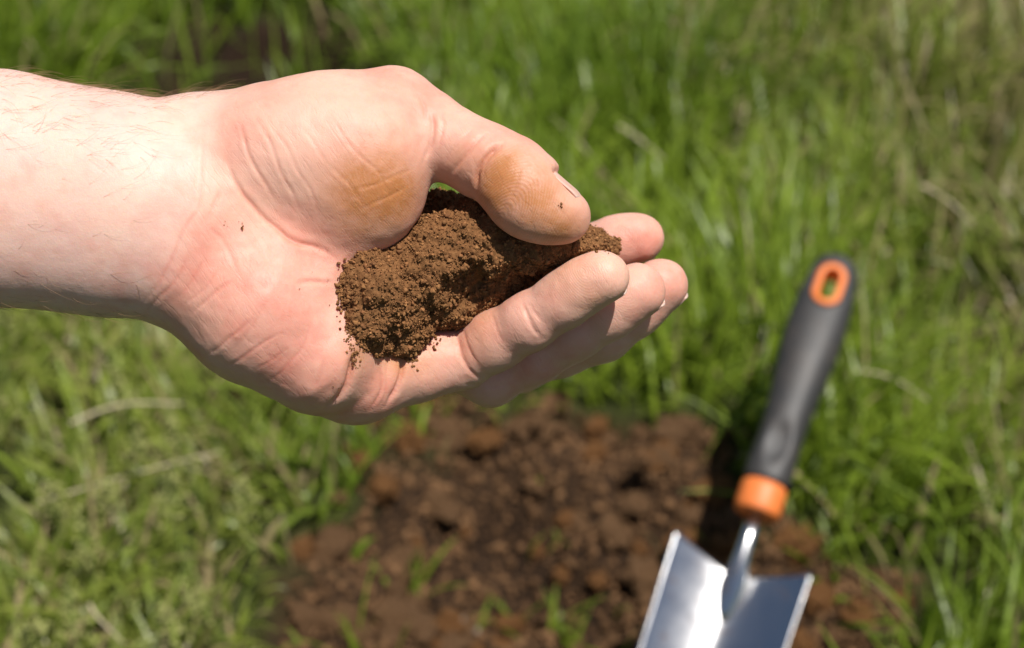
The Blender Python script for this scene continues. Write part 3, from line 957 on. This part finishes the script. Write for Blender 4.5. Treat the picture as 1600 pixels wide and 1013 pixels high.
if ONLY in ('', 'ground', 'noh'):
    gx = np.concatenate([-np.geomspace(90, 0.9, 28), np.arange(-0.86, 0.90, 0.007), np.geomspace(0.92, 90, 28)])
    gy = np.concatenate([-np.geomspace(90, 0.06, 30) + 0.4, np.arange(0.36, 1.9, 0.007), 1.9 + np.geomspace(0.02, 120, 34)])
    GX, GY = np.meshgrid(gx, gy, indexing='ij')
    P = np.stack([GX.ravel(), GY.ravel()], 1)
    Z = ground_h(P); bare, _ = bareness(P)
    n, m = len(gx), len(gy)
    I = np.arange(n * m).reshape(n, m)
    q = np.stack([I[:-1, :-1].ravel(), I[1:, :-1].ravel(), I[1:, 1:].ravel(), I[:-1, 1:].ravel()], 1)
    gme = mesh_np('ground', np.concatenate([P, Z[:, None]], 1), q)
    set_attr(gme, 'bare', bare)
    set_attr(gme, 'painted_shade', np.clip(1.5 * np.exp(-(((P[:, 0] - HOL[0]) / .08) ** 2 + ((P[:, 1] - HOL[1]) / .055) ** 2)) + .9 * (P[:, 1] > 1.05) + .3 * fbm(np.concatenate([P, Z[:, None]], 1), .04, 3, 9), 0, 1))  # shade of the dug hollow painted as a mask, also darkening earth farther back
    t = NT('ground_soil'); co = t.coord()
    n1 = t.noise(45, 8, 0.7, co); n2 = t.noise(260, 5, 0.7, co); n3 = t.noise(12, 4, 0.6, co)
    earth = t.ramp(t.math('ADD', t.math('MULTIPLY', n1, 0.6), t.math('MULTIPLY', n2, 0.4)), [(0.32, (0.028, 0.015, 0.008)), (0.5, (0.062, 0.034, 0.017)), (0.7, (0.130, 0.074, 0.036))])
    earth = t.mix(t.math('MULTIPLY', t.math('SUBTRACT', n3, 0.4), 1.2, True), earth, (0.050, 0.028, 0.016))
    earth = t.mix(t.math('MULTIPLY', t.attr('painted_shade'), 0.8), earth, (0.026, 0.015, 0.009))  # the hollow's shade goes into the earth colour
    thatch = t.ramp(n2, [(0.3, (0.026, 0.032, 0.010)), (0.55, (0.062, 0.078, 0.018)), (0.75, (0.13, 0.125, 0.045))])
    base = t.mix(t.attr('bare'), thatch, earth)
    nb = t.bump(t.noise(160, 8, 0.75, co), 1.0, 0.006)
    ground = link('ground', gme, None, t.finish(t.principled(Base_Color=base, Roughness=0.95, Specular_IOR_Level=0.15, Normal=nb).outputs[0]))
    tag(ground, None, None, None, 'structure')

    # clods of earth in the dug patch
    m_clod = mat_soil('clod_earth', (0.095, 0.050, 0.024), (0.245, 0.132, 0.062), (0.400, 0.240, 0.122), 70, 0.004)
    m_clod2 = mat_soil('clod_orange', (0.120, 0.054, 0.020), (0.290, 0.132, 0.046), (0.420, 0.215, 0.085), 70, 0.004)
    m_stone = mat_simple('pale_stone', (0.20, 0.165, 0.125), 0.8, 0, 0.2, 120, 0.5)
    iv, jf = ico(3)
    meshes = []
    for k in range(9):
        v = iv.copy()
        r = 1 + 0.34 * fbm(v, 0.9, 2, 60 + k) + 0.75 * (0.55 - worley(v, 0.62, 70 + k)) + 0.35 * (0.5 - worley(v, 0.28, 75 + k)) + 0.10 * vnoise(v, 0.14, 80 + k)
        v = v * r[:, None] * np.array([1.0, rng.uniform(.75, 1.0), rng.uniform(.55, .8)])
        me_ = mesh_np('clod', v, jf); me_.materials.append([m_clod, m_clod, m_clod2][k % 3]); meshes.append(me_)
    stone_me = []
    for k in range(2):
        v = iv * (1 + 0.22 * fbm(iv, 1.2, 2, 95 + k))[:, None] * np.array([1, .8, .6]); me_ = mesh_np('stone', v, jf); me_.materials.append(m_stone); stone_me.append(me_)

    def put_clod(x, y, s, name='clod', mesh=None):
        o = link(name, mesh or meshes[rng.integers(9)], ground)
        z = ground_h(np.array([[x, y]]))[0]
        o.location = (x, y, z + s * 0.30); o.scale = (s, s, s); o.rotation_euler = (rng.uniform(-.5, .5), rng.uniform(-.5, .5), rng.uniform(0, 6.28))
    # the ones that show largest, where the photograph has them
    for px, py, s in [(505, 850, .020), (470, 870, .012), (555, 740, .016), (600, 770, .014), (700, 680, .019), (755, 700, .017), (640, 700, .014), (820, 680, .015), (1060, 700, .020), (1035, 735, .014),
                      (960, 800, .015), (990, 770, .017), (930, 690, .014), (870, 640, .013), (950, 660, .013), (1090, 800, .015), (1000, 840, .014), (620, 940, .019), (660, 960, .014), (720, 880, .011),
                      (700, 930, .013), (780, 905, .011), (860, 880, .012), (900, 960, .015), (1290, 930, .018), (1340, 960, .014), (1250, 980, .016), (570, 680, .014), (530, 790, .010), (840, 740, .011), (1120, 860, .012),
                      (560, 960, .013), (480, 960, .015), (800, 960, .010), (1380, 900, .012), (660, 640, .012), (760, 640, .011), (1000, 660, .010)]:
        g = ground_at(px, py); put_clod(g[0], g[1], s * .66)
    lo = PATCH.min(0); hi = PATCH.max(0); c = 0
    while c < 150:
        p = np.array([[rng.uniform(lo[0], hi[0]), rng.uniform(max(lo[1], .55), hi[1])]])
        b, sd = bareness(p)
        if b[0] < 0.6: continue
        # the middle of the patch is a hollow with fewer big lumps
        px_, py_ = to_px(np.array([p[0, 0], p[0, 1], 0]))
        s = min(0.0027 * (1 / max(rng.uniform(0, 1), 0.09)) ** 0.65, 0.012)
        if math.hypot((px_ - 830) / 190, (py_ - 830) / 90) < 1 and s > 0.007: s *= 0.5
        put_clod(p[0, 0], p[0, 1], s); c += 1
    for px, py, s in [(715, 880, .007), (735, 885, .006)]:
        g = ground_at(px, py); put_clod(g[0], g[1], s, 'pebble', stone_me[rng.integers(2)])
    # loose crumbs
    pts = np.stack([rng.uniform(lo[0], hi[0], 17000), rng.uniform(0.5, hi[1], 17000)], 1)
    b, sd = bareness(pts); pts = pts[b > 0.5]
    zz = ground_h(pts); R = 0.0008 * (1 / np.maximum(rng.uniform(0, 1, len(pts)), 0.06)) ** 0.5
    cv, cf = grains(np.concatenate([pts, (zz + R * 0.4)[:, None]], 1), R, 0, 12, 0.25)
    cm = mesh_np('loose_crumbs', cv, cf)
    tt = np.repeat(rng.uniform(0.6, 1.35, len(pts)), len(cv) // len(pts)); set_attr(cm, 'tint', np.stack([tt, tt, tt], 1))
    lc = link('loose_crumbs', cm, ground, mat_soil('ground_crumb', (0.055, 0.029, 0.014), (0.145, 0.077, 0.036), (0.29, 0.165, 0.080), 200, 0.0008))
    tag(lc, None, None, None, 'stuff')
# ------------------------------------------------------------------ the trowel
def loft(rings, cap=True):
    """rings: list of (k,3) arrays -> closed tube"""
    k = len(rings[0]); V = np.concatenate(rings); q = []
    for i in range(len(rings) - 1):
        for j in range(k):
            q.append((i * k + j, i * k + (j + 1) % k, (i + 1) * k + (j + 1) % k, (i + 1) * k + j))
    faces = [np.array(q)]
    if cap:
        n = len(V)
        V = np.concatenate([V, rings[0].mean(0)[None], rings[-1].mean(0)[None]])
        a = np.array([(n, (j + 1) % k, j) for j in range(k)]); o = (len(rings) - 1) * k
        b = np.array([(n + 1, o + j, o + (j + 1) % k) for j in range(k)])
        faces.append(np.concatenate([a, b]))
    return V, faces


def oval(z, rx, ry, k=48, y0=0.0, pw=2.3):
    a = np.linspace(0, 2 * math.pi, k, endpoint=False)
    c, s = np.cos(a), np.sin(a)
    return np.stack([rx * np.sign(c) * np.abs(c) ** (2 / pw), y0 + ry * np.sign(s) * np.abs(s) ** (2 / pw), np.full(k, z)], 1)


def stadium(hw, hl, k=40):
    """outline in the xz plane: half width hw, half length hl"""
    a = np.linspace(0, 2 * math.pi, k, endpoint=False)
    x = hw * np.cos(a); z = hw * np.sin(a) + np.sign(np.sin(a)) * (hl - hw)
    return x, z


if ONLY in ('', 'ground', 'noh'):
    DEP = 1.03
    base_w = at(1158, 874, DEP)
    top_w = at(1312, 400, DEP + 0.068)
    ax_ = top_w - base_w; TL = np.linalg.norm(ax_); ax_ /= TL
    xr = 0.936 * RIGHT - 0.352 * UP; xr -= ax_ * (xr @ ax_); xr /= np.linalg.norm(xr)
    yb = np.cross(ax_, xr)
    tw_ = math.radians(13)          # the blade is turned a little about its own axis
    xr, yb = xr * math.cos(tw_) - yb * math.sin(tw_), yb * math.cos(tw_) + xr * math.sin(tw_)
    trowel = link('trowel', None)
    M = Matrix.Identity(4)
    for i in range(3):
        M[i][0], M[i][1], M[i][2], M[i][3] = xr[i], yb[i], ax_[i], base_w[i]
    trowel.matrix_world = M
    tag(trowel, 'hand trowel with black and orange handle, shiny steel blade stuck in earth', 'trowel')
    t = NT('black_rubber'); co = t.coord()
    dust = t.math('MULTIPLY', t.math('SUBTRACT', t.noise(45, 8, 0.75, co), 0.47), 2.2, True)
    m_rub = t.finish(t.principled(Base_Color=t.mix(t.math('MULTIPLY', dust, 0.35), (0.030, 0.029, 0.028), (0.16, 0.11, 0.075)), Roughness=0.52, Normal=t.bump(t.noise(2500, 3, .6, co), .2, .0003)).outputs[0])
    m_or = mat_simple('orange_plastic', (0.74, 0.19, 0.040), 0.5, 0, 0.05, 200)
    # handle
    prof = [(.0440, .0095, .0088), (.0455, .0108, .0098), (.050, .0112, .0100), (.060, .0106, .0098), (.072, .0103, .0098), (.084, .0108, .0100), (.098, .0122, .0108), (.112, .0134, .0114),
            (.126, .0138, .0114), (.138, .0135, .0108), (.148, .0128, .0100), (.156, .0118, .0092), (.162, .0106, .0084), (.1665, .0088, .0072), (.1695, .0062, .0054), (.1708, .003, .0028)]
    prof = np.array(prof); zz = np.concatenate([np.linspace(.044, .046, 4), np.linspace(.048, .160, 60), np.linspace(.161, .1708, 14)])
    rx = np.interp(zz, prof[:, 0], prof[:, 1]); ry = np.interp(zz, prof[:, 0], prof[:, 2])
    ker = np.array([.25, .5, .25]); 
    for _ in range(3):
        rx[5:-2] = np.convolve(rx, ker, 'same')[5:-2]; ry[5:-2] = np.convolve(ry, ker, 'same')[5:-2]
    KZ = (TL - .044) / (.1708 - .044); rx = rx * 1.20; ry = ry * np.interp(zz, [.11, .15], [1.15, .80])
    V, fc = loft([oval(.044 + (z - .044) * KZ, a, b) for z, a, b in zip(zz, rx, ry)])
    # thumb hollow on the front near the collar
    d = np.exp(-((V[:, 0] / .0062) ** 2 + ((V[:, 2] - .066) / .0115) ** 2) ** 2)
    V[:, 1] += np.where(V[:, 1] < 0, d * .0024, 0)
    hme = mesh_np('handle', V, fc); 
    sx, sz = stadium(.0086, .0140)
    SZ = .044 + (.1510 - .044) * KZ
    cV, cF = loft([np.stack([sx, np.full(40, y), sz + SZ], 1) for y in (-.03, .03)])
    cut = mesh_np('cutter', cV, [f[:, ::-1] for f in cF])
    tmp = bpy.data.objects.new('temporary', hme); C.objects.link(tmp)
    tcu = bpy.data.objects.new('temporary', cut); C.objects.link(tcu)
    md = tmp.modifiers.new('b', 'BOOLEAN'); md.operation = 'DIFFERENCE'; md.object = tcu; md.solver = 'EXACT'
    dg = bpy.context.evaluated_depsgraph_get(); dg.update()
    hme2 = bpy.data.meshes.new_from_object(tmp.evaluated_get(dg)); hme2.name = 'handle'
    bpy.data.objects.remove(tmp); bpy.data.objects.remove(tcu); bpy.data.meshes.remove(cut)
    handle = link('handle', hme2, trowel, m_rub)
    # orange eyelet in the slot
    hw = np.interp(.1510, zz, ry)
    rings = []
    for hx, hl, sg, e in [(.0086, .0140, -1, -.0008), (.0082, .0136, -1, .0011), (.0050, .0104, -1, .0011), (.0045, .0099, -1, .0003), (.0045, .0099, 1, .0003), (.0050, .0104, 1, .0011), (.0082, .0136, 1, .0011), (.0086, .0140, 1, -.0008)]:
        a, b = stadium(hx, hl)
        # the face of the eyelet follows the swell of the grip
        rxx = np.interp(.1510 + b / KZ, zz, rx); ryy = np.interp(.1510 + b / KZ, zz, ry)
        rxx = np.maximum(rxx, .0098); ryy = np.maximum(ryy, .0058)
        surf = ryy * np.clip(1 - np.abs(a / rxx) ** 2.3, .12, 1) ** (1 / 2.3)
        rings.append(np.stack([a, sg * (surf + e), b + SZ], 1))
    rings.append(rings[0])
    V, fc = loft(rings, cap=False)
    eye = link('hanging_eyelet', mesh_np('hanging_eyelet', V, fc), handle, m_or)
    eye['label'] = 'orange oval eyelet round the hanging slot'
    # collar
    V, fc = loft([oval(z, a, a * .93, 48, 0, 2.1) for z, a in [(.0262, .0080), (.0262, .0112), (.0270, .0122), (.0290, .0128), (.0400, .0128), (.0425, .0124), (.0436, .0114), (.0436, .0080)]])
    col = link('collar', mesh_np('collar', V, fc), trowel, m_or); col['label'] = 'orange plastic collar below the grip'
    # shaft
    t = NT('steel'); co = t.coord()
    n = t.noise(70, 6, 0.65, co); n2 = t.noise(500, 3, .6, co)
    rgh = t.math('ADD', t.math('MULTIPLY', n, 0.16), 0.15)
    spots = t.math('MULTIPLY', t.math('SUBTRACT', t.noise(60, 7, 0.78, co), 0.57), 6, True)
    steel_col = t.mix(t.math('MULTIPLY', n2, .25), (0.62, 0.62, 0.62), (0.48, 0.475, 0.46))
    steel = t.principled(Base_Color=steel_col, Metallic=1.0, Roughness=rgh, Normal=t.bump(t.noise(25, 3, .5, co), 0.12, 0.004))
    soilb = t.principled(Base_Color=(0.12, 0.06, 0.028, 1), Roughness=0.95)
    mx = t.node('ShaderNodeMixShader', ins={0: t.math('MULTIPLY', spots, 0.8)})
    t.t.links.new(steel.outputs[0], mx.inputs[1]); t.t.links.new(soilb.outputs[0], mx.inputs[2])
    m_steel = t.finish(mx.outputs[0])
    V, fc = loft([oval(z, a, b, 32, y, 2.0) for z, a, b, y in [(.030, .0046, .0046, .001), (.012, .0047, .0047, .001), (.004, .0050, .0050, .0015), (-.004, .0058, .0052, .003), (-.012, .0066, .0050, .005), (-.020, .0060, .0040, .0075), (-.028, .0040, .0026, .0095), (-.033, .0012, .0012, .0105)]])
    link('shaft', mesh_np('shaft', V[:, :], [f[:, ::-1] for f in fc]), trowel, m_steel)
    # blade: a gouge-shaped plate, its edges raised towards the viewer
    NS, NW = 60, 41
    P = []
    BL = .150; WID = .0380
    for lay in (0, 1):
        for i in range(NS):
            s = i / (NS - 1)
            for j in range(NW):
                u = j / (NW - 1) * 2 - 1
                wdt = WID * (1 - 0.10 * s) * (1 - max(0, (s - 0.45) / 0.55) ** 2.2)
                wdt = max(wdt, .0004)
                zt = 0.004 - 0.011 * (1 - abs(u)) - .0022 * max(0, (abs(u) - .93) / .07) ** 2          # shoulder dips towards the socket
                z = zt + (-BL - zt) * s
                y = .0095 - .0140 * (abs(u) ** 1.6) * (wdt / WID) + .004 * s
                y += (.0013 if lay else 0)
                P.append((u * wdt, y, z))
    P = np.array(P); q = []
    for lay in (0, 1):
        o = lay * NS * NW
        for i in range(NS - 1):
            for j in range(NW - 1):
                f = (o + i * NW + j, o + (i + 1) * NW + j, o + (i + 1) * NW + j + 1, o + i * NW + j + 1)
                q.append(f if lay == 0 else f[::-1])
    o = NS * NW
    ring = [(i, 0) for i in range(NS)] + [(NS - 1, j) for j in range(1, NW)] + [(i, NW - 1) for i in range(NS - 2, -1, -1)] + [(0, j) for j in range(NW - 2, 0, -1)]
    for (i, j), (k, l) in zip(ring, ring[1:] + ring[:1]):
        q.append((i * NW + j, o + i * NW + j, o + k * NW + l, k * NW + l))
    bl = link('blade', mesh_np('blade', P, np.array(q)), trowel, m_steel)
    bl['label'] = 'shiny scooped steel blade'
# ------------------------------------------------------------------ grass
def blades(root, h, w, yaw, lean, curve, col, nseg=5, twist=None):
    """strips of quads; root (n,3), lean: initial tilt from vertical, curve: extra bend to the tip"""
    n = len(root)
    s = np.linspace(0, 1, nseg + 1)
    ang = lean[:, None] + curve[:, None] * s[None] ** 1.3
    step = (h / nseg)[:, None]
    hor = np.concatenate([np.zeros((n, 1)), np.cumsum(np.sin(ang[:, :-1]) * step, 1)], 1)
    ver = np.concatenate([np.zeros((n, 1)), np.cumsum(np.cos(ang[:, :-1]) * step, 1)], 1)
    d = np.stack([np.cos(yaw), np.sin(yaw)], 1)
    cen = np.stack([root[:, :1] + hor * d[:, :1], root[:, 1:2] + hor * d[:, 1:], root[:, 2:] + ver], -1)
    tw = np.zeros(n) if twist is None else twist
    sd = np.stack([-d[:, 1] * np.cos(tw) + d[:, 0] * np.sin(tw) * .6, d[:, 0] * np.cos(tw) + d[:, 1] * np.sin(tw) * .6, np.sin(tw) * .5], 1)
    prof = np.array([0.75, 1.0, 0.95, 0.78, 0.5, 0.03]) if nseg == 5 else np.interp(s, [0, .2, .5, .8, 1], [.75, 1, .9, .55, .03])
    off = sd[:, None] * (w[:, None] * prof[None] * .5)[..., None]
    V = np.stack([cen - off, cen + off], 2).reshape(n, -1, 3)      # per level: left, right
    lv = nseg + 1
    q = np.array([(2 * i, 2 * i + 1, 2 * i + 3, 2 * i + 2) for i in range(nseg)])
    Q = q[None] + (np.arange(n) * 2 * lv)[:, None, None]
    return V.reshape(-1, 3), Q.reshape(-1, 4), np.repeat(col, 2 * lv, 0)


if ONLY in ('', 'ground', 'noh'):
    m_grass = mat_grass()
    N = 110000
    x = rng.uniform(-0.80, 0.85, N); y = 0.50 + 1.55 * rng.uniform(0, 1, N) ** 0.9
    P = np.stack([x, y], 1)
    P3 = np.concatenate([P, np.zeros((N, 1))], 1)
    b, sd = bareness(P)
    px, py = to_px(P3)
    clump = fbm(P3, 0.06, 2, 111)
    keep = (rng.uniform(0, 1, N) > np.minimum(b * 1.15, .975)) & (rng.uniform(-1.1, .5, N) < clump + .25)
    keep &= ~((sd < 0.004) & (rng.uniform(0, 1, N) < 0.6))
    P, P3, px, py, clump, sd = P[keep], P3[keep], px[keep], py[keep], clump[keep], sd[keep]
    n = len(P)
    # left of the patch: short, yellowish, trodden; right: long and lush; far right: dry mixture
    left = np.clip((560 - px) / 160, 0, 1) * np.clip((py - 150) / 200, 0, 1)
    dry = np.clip((px - 1080) / 420 + (300 - py) / 700, 0, 1)
    h = rng.uniform(.045, .120, n) * (1 - .42 * left) * (1 + .25 * clump)
    h *= np.clip(.55 + sd / .09, .40, 1)
    w = rng.uniform(.0014, .0038, n) * (1 + .15 * left)
    w = np.where(rng.uniform(0, 1, n) < .06, w * 2.0, w)
    yaw = rng.normal(1.0, 1.3, n) + 1.5 * fbm(P3, .12, 2, 5)
    lean = np.abs(rng.normal(.28, .28, n)) + .18 * left; curve = rng.gamma(2.0, .55, n)
    r = rng.uniform(0, 1, n)
    g1 = np.array([.125, .210, .012]); g2 = np.array([.275, .375, .028]); g3 = np.array([.335, .345, .078]); st = np.array([.42, .32, .17]); br = np.array([.17, .12, .06])
    m1 = np.clip(.5 + .5 * fbm(P3, .15, 2, 77) + rng.normal(0, .25, n), 0, 1)[:, None]
    col = g1 * (1 - m1) + g2 * m1
    lw = (np.clip(left * .75 + dry * .8, 0, 1) * rng.uniform(.3, 1, n))[:, None]
    col = col * (1 - lw) + g3 * lw
    ps = .05 + .10 * left + .26 * dry
    col = np.where((r < ps)[:, None], st, col); col = np.where(((r > ps) & (r < ps * 1.35))[:, None], br, col)
    col = col * rng.uniform(.75, 1.25, (n, 1))
    root = np.concatenate([P, ground_h(P)[:, None] - .003], 1)
    V, Q, Cc = blades(root, h, w, yaw, lean, curve, col, 4, rng.normal(0, .5, n))
    gm_ = mesh_np('grass', V, Q); set_attr(gm_, 'Col', Cc)
    grass = link('grass', gm_, None, m_grass)
    tag(grass, 'tall green meadow grass growing all round the dug patch', 'grass', None, 'stuff')
    # a sparser sward further out
    N2 = 30000
    rr = 0.75 + 4.0 * rng.uniform(0, 1, N2) ** 1.8; th = rng.uniform(0, 2 * math.pi, N2)
    P = np.stack([rr * np.cos(th), 1.2 + rr * np.sin(th)], 1)
    out = (np.abs(P[:, 0]) > .8) | (P[:, 1] < .5) | (P[:, 1] > 2.0)
    P = P[out]; n2_ = len(P)
    col2 = (g1 + (g2 - g1) * rng.uniform(0, 1, (n2_, 1))) * rng.uniform(.7, 1.2, (n2_, 1))
    V, Q, Cc = blades(np.concatenate([P, np.zeros((n2_, 1)) - .003], 1), rng.uniform(.06, .15, n2_), rng.uniform(.004, .009, n2_), rng.uniform(0, 6.28, n2_), np.abs(rng.normal(.25, .2, n2_)), rng.gamma(2, .4, n2_), col2, 3)
    fm = mesh_np('outer_grass', V, Q); set_attr(fm, 'Col', Cc)
    og = link('outer_grass', fm, None, m_grass); tag(og, 'meadow grass stretching away beyond the picture', 'grass', None, 'stuff')

    # young tufts that grow in the bare earth
    def tuft(px, py, nb, hh, lab, cmul=1.0, spread=1.0):
        g = ground_at(px, py); z = ground_h(g[None, :2])[0]
        o = link('grass_tuft', None); o.location = (g[0], g[1], z - .003)
        tag(o, lab, 'grass tuft', 'grass tufts in the bare earth')
        for k in range(nb):
            c = (g1 + (g2 - g1) * rng.uniform(.3, 1)) * cmul * rng.uniform(.5, 1.0)
            V, Q, Cc = blades(rng.normal(0, .006, (1, 3)) * np.array([[1, 1, 0]]), np.array([hh * rng.uniform(.35, 1.0)]), np.array([rng.uniform(.0016, .0034)]),
                              np.array([2 * math.pi * (k + rng.uniform(-.3, .3)) / nb]), np.array([rng.uniform(.3, .9) * spread]), np.array([rng.uniform(.1, .8)]), c[None], 5)
            m_ = mesh_np('leaf', V, Q); set_attr(m_, 'Col', Cc); link('leaf', m_, o, m_grass)
    tuft(888, 915, 14, .048, 'small green grass tuft in bare earth, left of the trowel blade')
    tuft(785, 862, 7, .038, 'slim grass tuft in the dark middle of the bare earth')
    tuft(640, 868, 13, .042, 'bushy green grass tuft in bare earth below the fingers', 1.0)
    tuft(560, 990, 10, .060, 'upright thin grass tuft at the bottom edge of the bare earth', 1.1, .5)
    tuft(1300, 858, 26, .060, 'dry yellowish grass tuft directly right of the orange collar', 1.2, 1.2)
    tuft(700, 655, 4, .030, 'tiny grass tuft just under the ring finger', 1.0)
    tuft(545, 700, 12, .045, 'green grass tuft at the left rim of the bare earth', 1.0)
    tuft(880, 790, 4, .030, 'single thin tuft in the shaded hollow of the earth', .9)

    # dry stems lying over the grass
    m_straw = mat_simple('dry_straw', (0.50, 0.42, 0.27), 0.6, 0, 0.15, 150)
    for (x0, y0, z0, x1, y1, z1, r_, lab) in [
            (110, 662, .05, 285, 626, .055, .0011, 'pale flattened dry stem lying in grass below the wrist'),
            (60, 785, .045, 345, 708, .05, .0008, 'long thin straw lying across the left grass'),
            (140, 945, .05, 190, 1008, .04, .0010, 'short pale straw near the bottom left corner'),
            (968, 198, .06, 1035, 250, .05, .0013, 'buff dry leaf stem in grass above the fingertips'),
            (1335, 580, .06, 1450, 622, .05, .0010, 'whitish straw in grass right of the trowel grip'),
            (1165, 160, .06, 1150, 240, .03, .0012, 'upright brown dry stem in grass at top right'),
            (1440, 290, .05, 1520, 350, .04, .0012, 'brown dead stem in the dry grass at right edge')]:
        a = ground_at(x0, y0, z0); bq = ground_at(x1, y1, z1)
        tt = np.linspace(0, 1, 12)[:, None]; side = np.cross(bq - a, [0, 0, 1.0]); 
        path = a + (bq - a) * tt + side * .06 * np.sin(tt * 4) * rng.uniform(-1, 1) + np.array([0, 0, 1]) * .003 * np.sin(tt * math.pi)
        hv, hf = tube_mesh([path - a], [np.linspace(1, .5, 12) * r_], 6)
        o = link('dry_stem', mesh_np('dry_stem', hv, hf), None, m_straw); o.location = a
        tag(o, lab, 'straw', 'dry stems in the grass')

    # grasses in seed on the left
    m_seed = mat_simple('seed_husk', (0.30, 0.31, 0.09), 0.85, 0, 0.25, 400)
    m_stem = mat_simple('seed_stem', (0.16, 0.22, 0.05), 0.5, 0, 0.1, 100)
    def seedy(px, py, hh):
        g = ground_at(px, py, 0.0); z = ground_h(g[None, :2])[0]
        o = link('seed_stalk', None); o.location = (g[0], g[1], z)
        tag(o, 'fuzzy pale seed head on a thin green stalk, in the grass at lower left', 'seed head', 'seeding grasses on the left')
        ya = rng.uniform(0, 6.28); ln = rng.uniform(.1, .4); tt = np.linspace(0, 1, 10)
        path = np.stack([np.cos(ya) * ln * hh * tt ** 1.6, np.sin(ya) * ln * hh * tt ** 1.6, hh * tt], 1)
        hv, hf = tube_mesh([path], [np.linspace(1, .6, 10) * .0008], 5); link('stem', mesh_np('stem', hv, hf), o, m_stem)
        k = 46; s = rng.uniform(.58, 1.0, k); c = np.stack([np.interp(s, tt, path[:, e]) for e in range(3)], 1)
        rad = .013 * (1.02 - s) / .42 + .002; a2 = rng.uniform(0, 6.28, k)
        c += np.stack([np.cos(a2) * rad * rng.uniform(.3, 1, k), np.sin(a2) * rad * rng.uniform(.3, 1, k), rng.normal(0, .003, k)], 1)
        gv, gf = grains(c, rng.uniform(.0010, .0018, k), 0, int(px)); link('seed_head', mesh_np('seed_head', gv, gf), o, m_seed)
    for px, py in [(210, 900), (165, 990), (70, 1080), (235, 820), (60, 760), (300, 930), (370, 1050), (430, 1090), (120, 860), (330, 830), (20, 930), (270, 1090), (400, 900), (130, 1110), (30, 640), (200, 720)]:
        seedy(px + rng.uniform(-15, 15), py, rng.uniform(.055, .085))
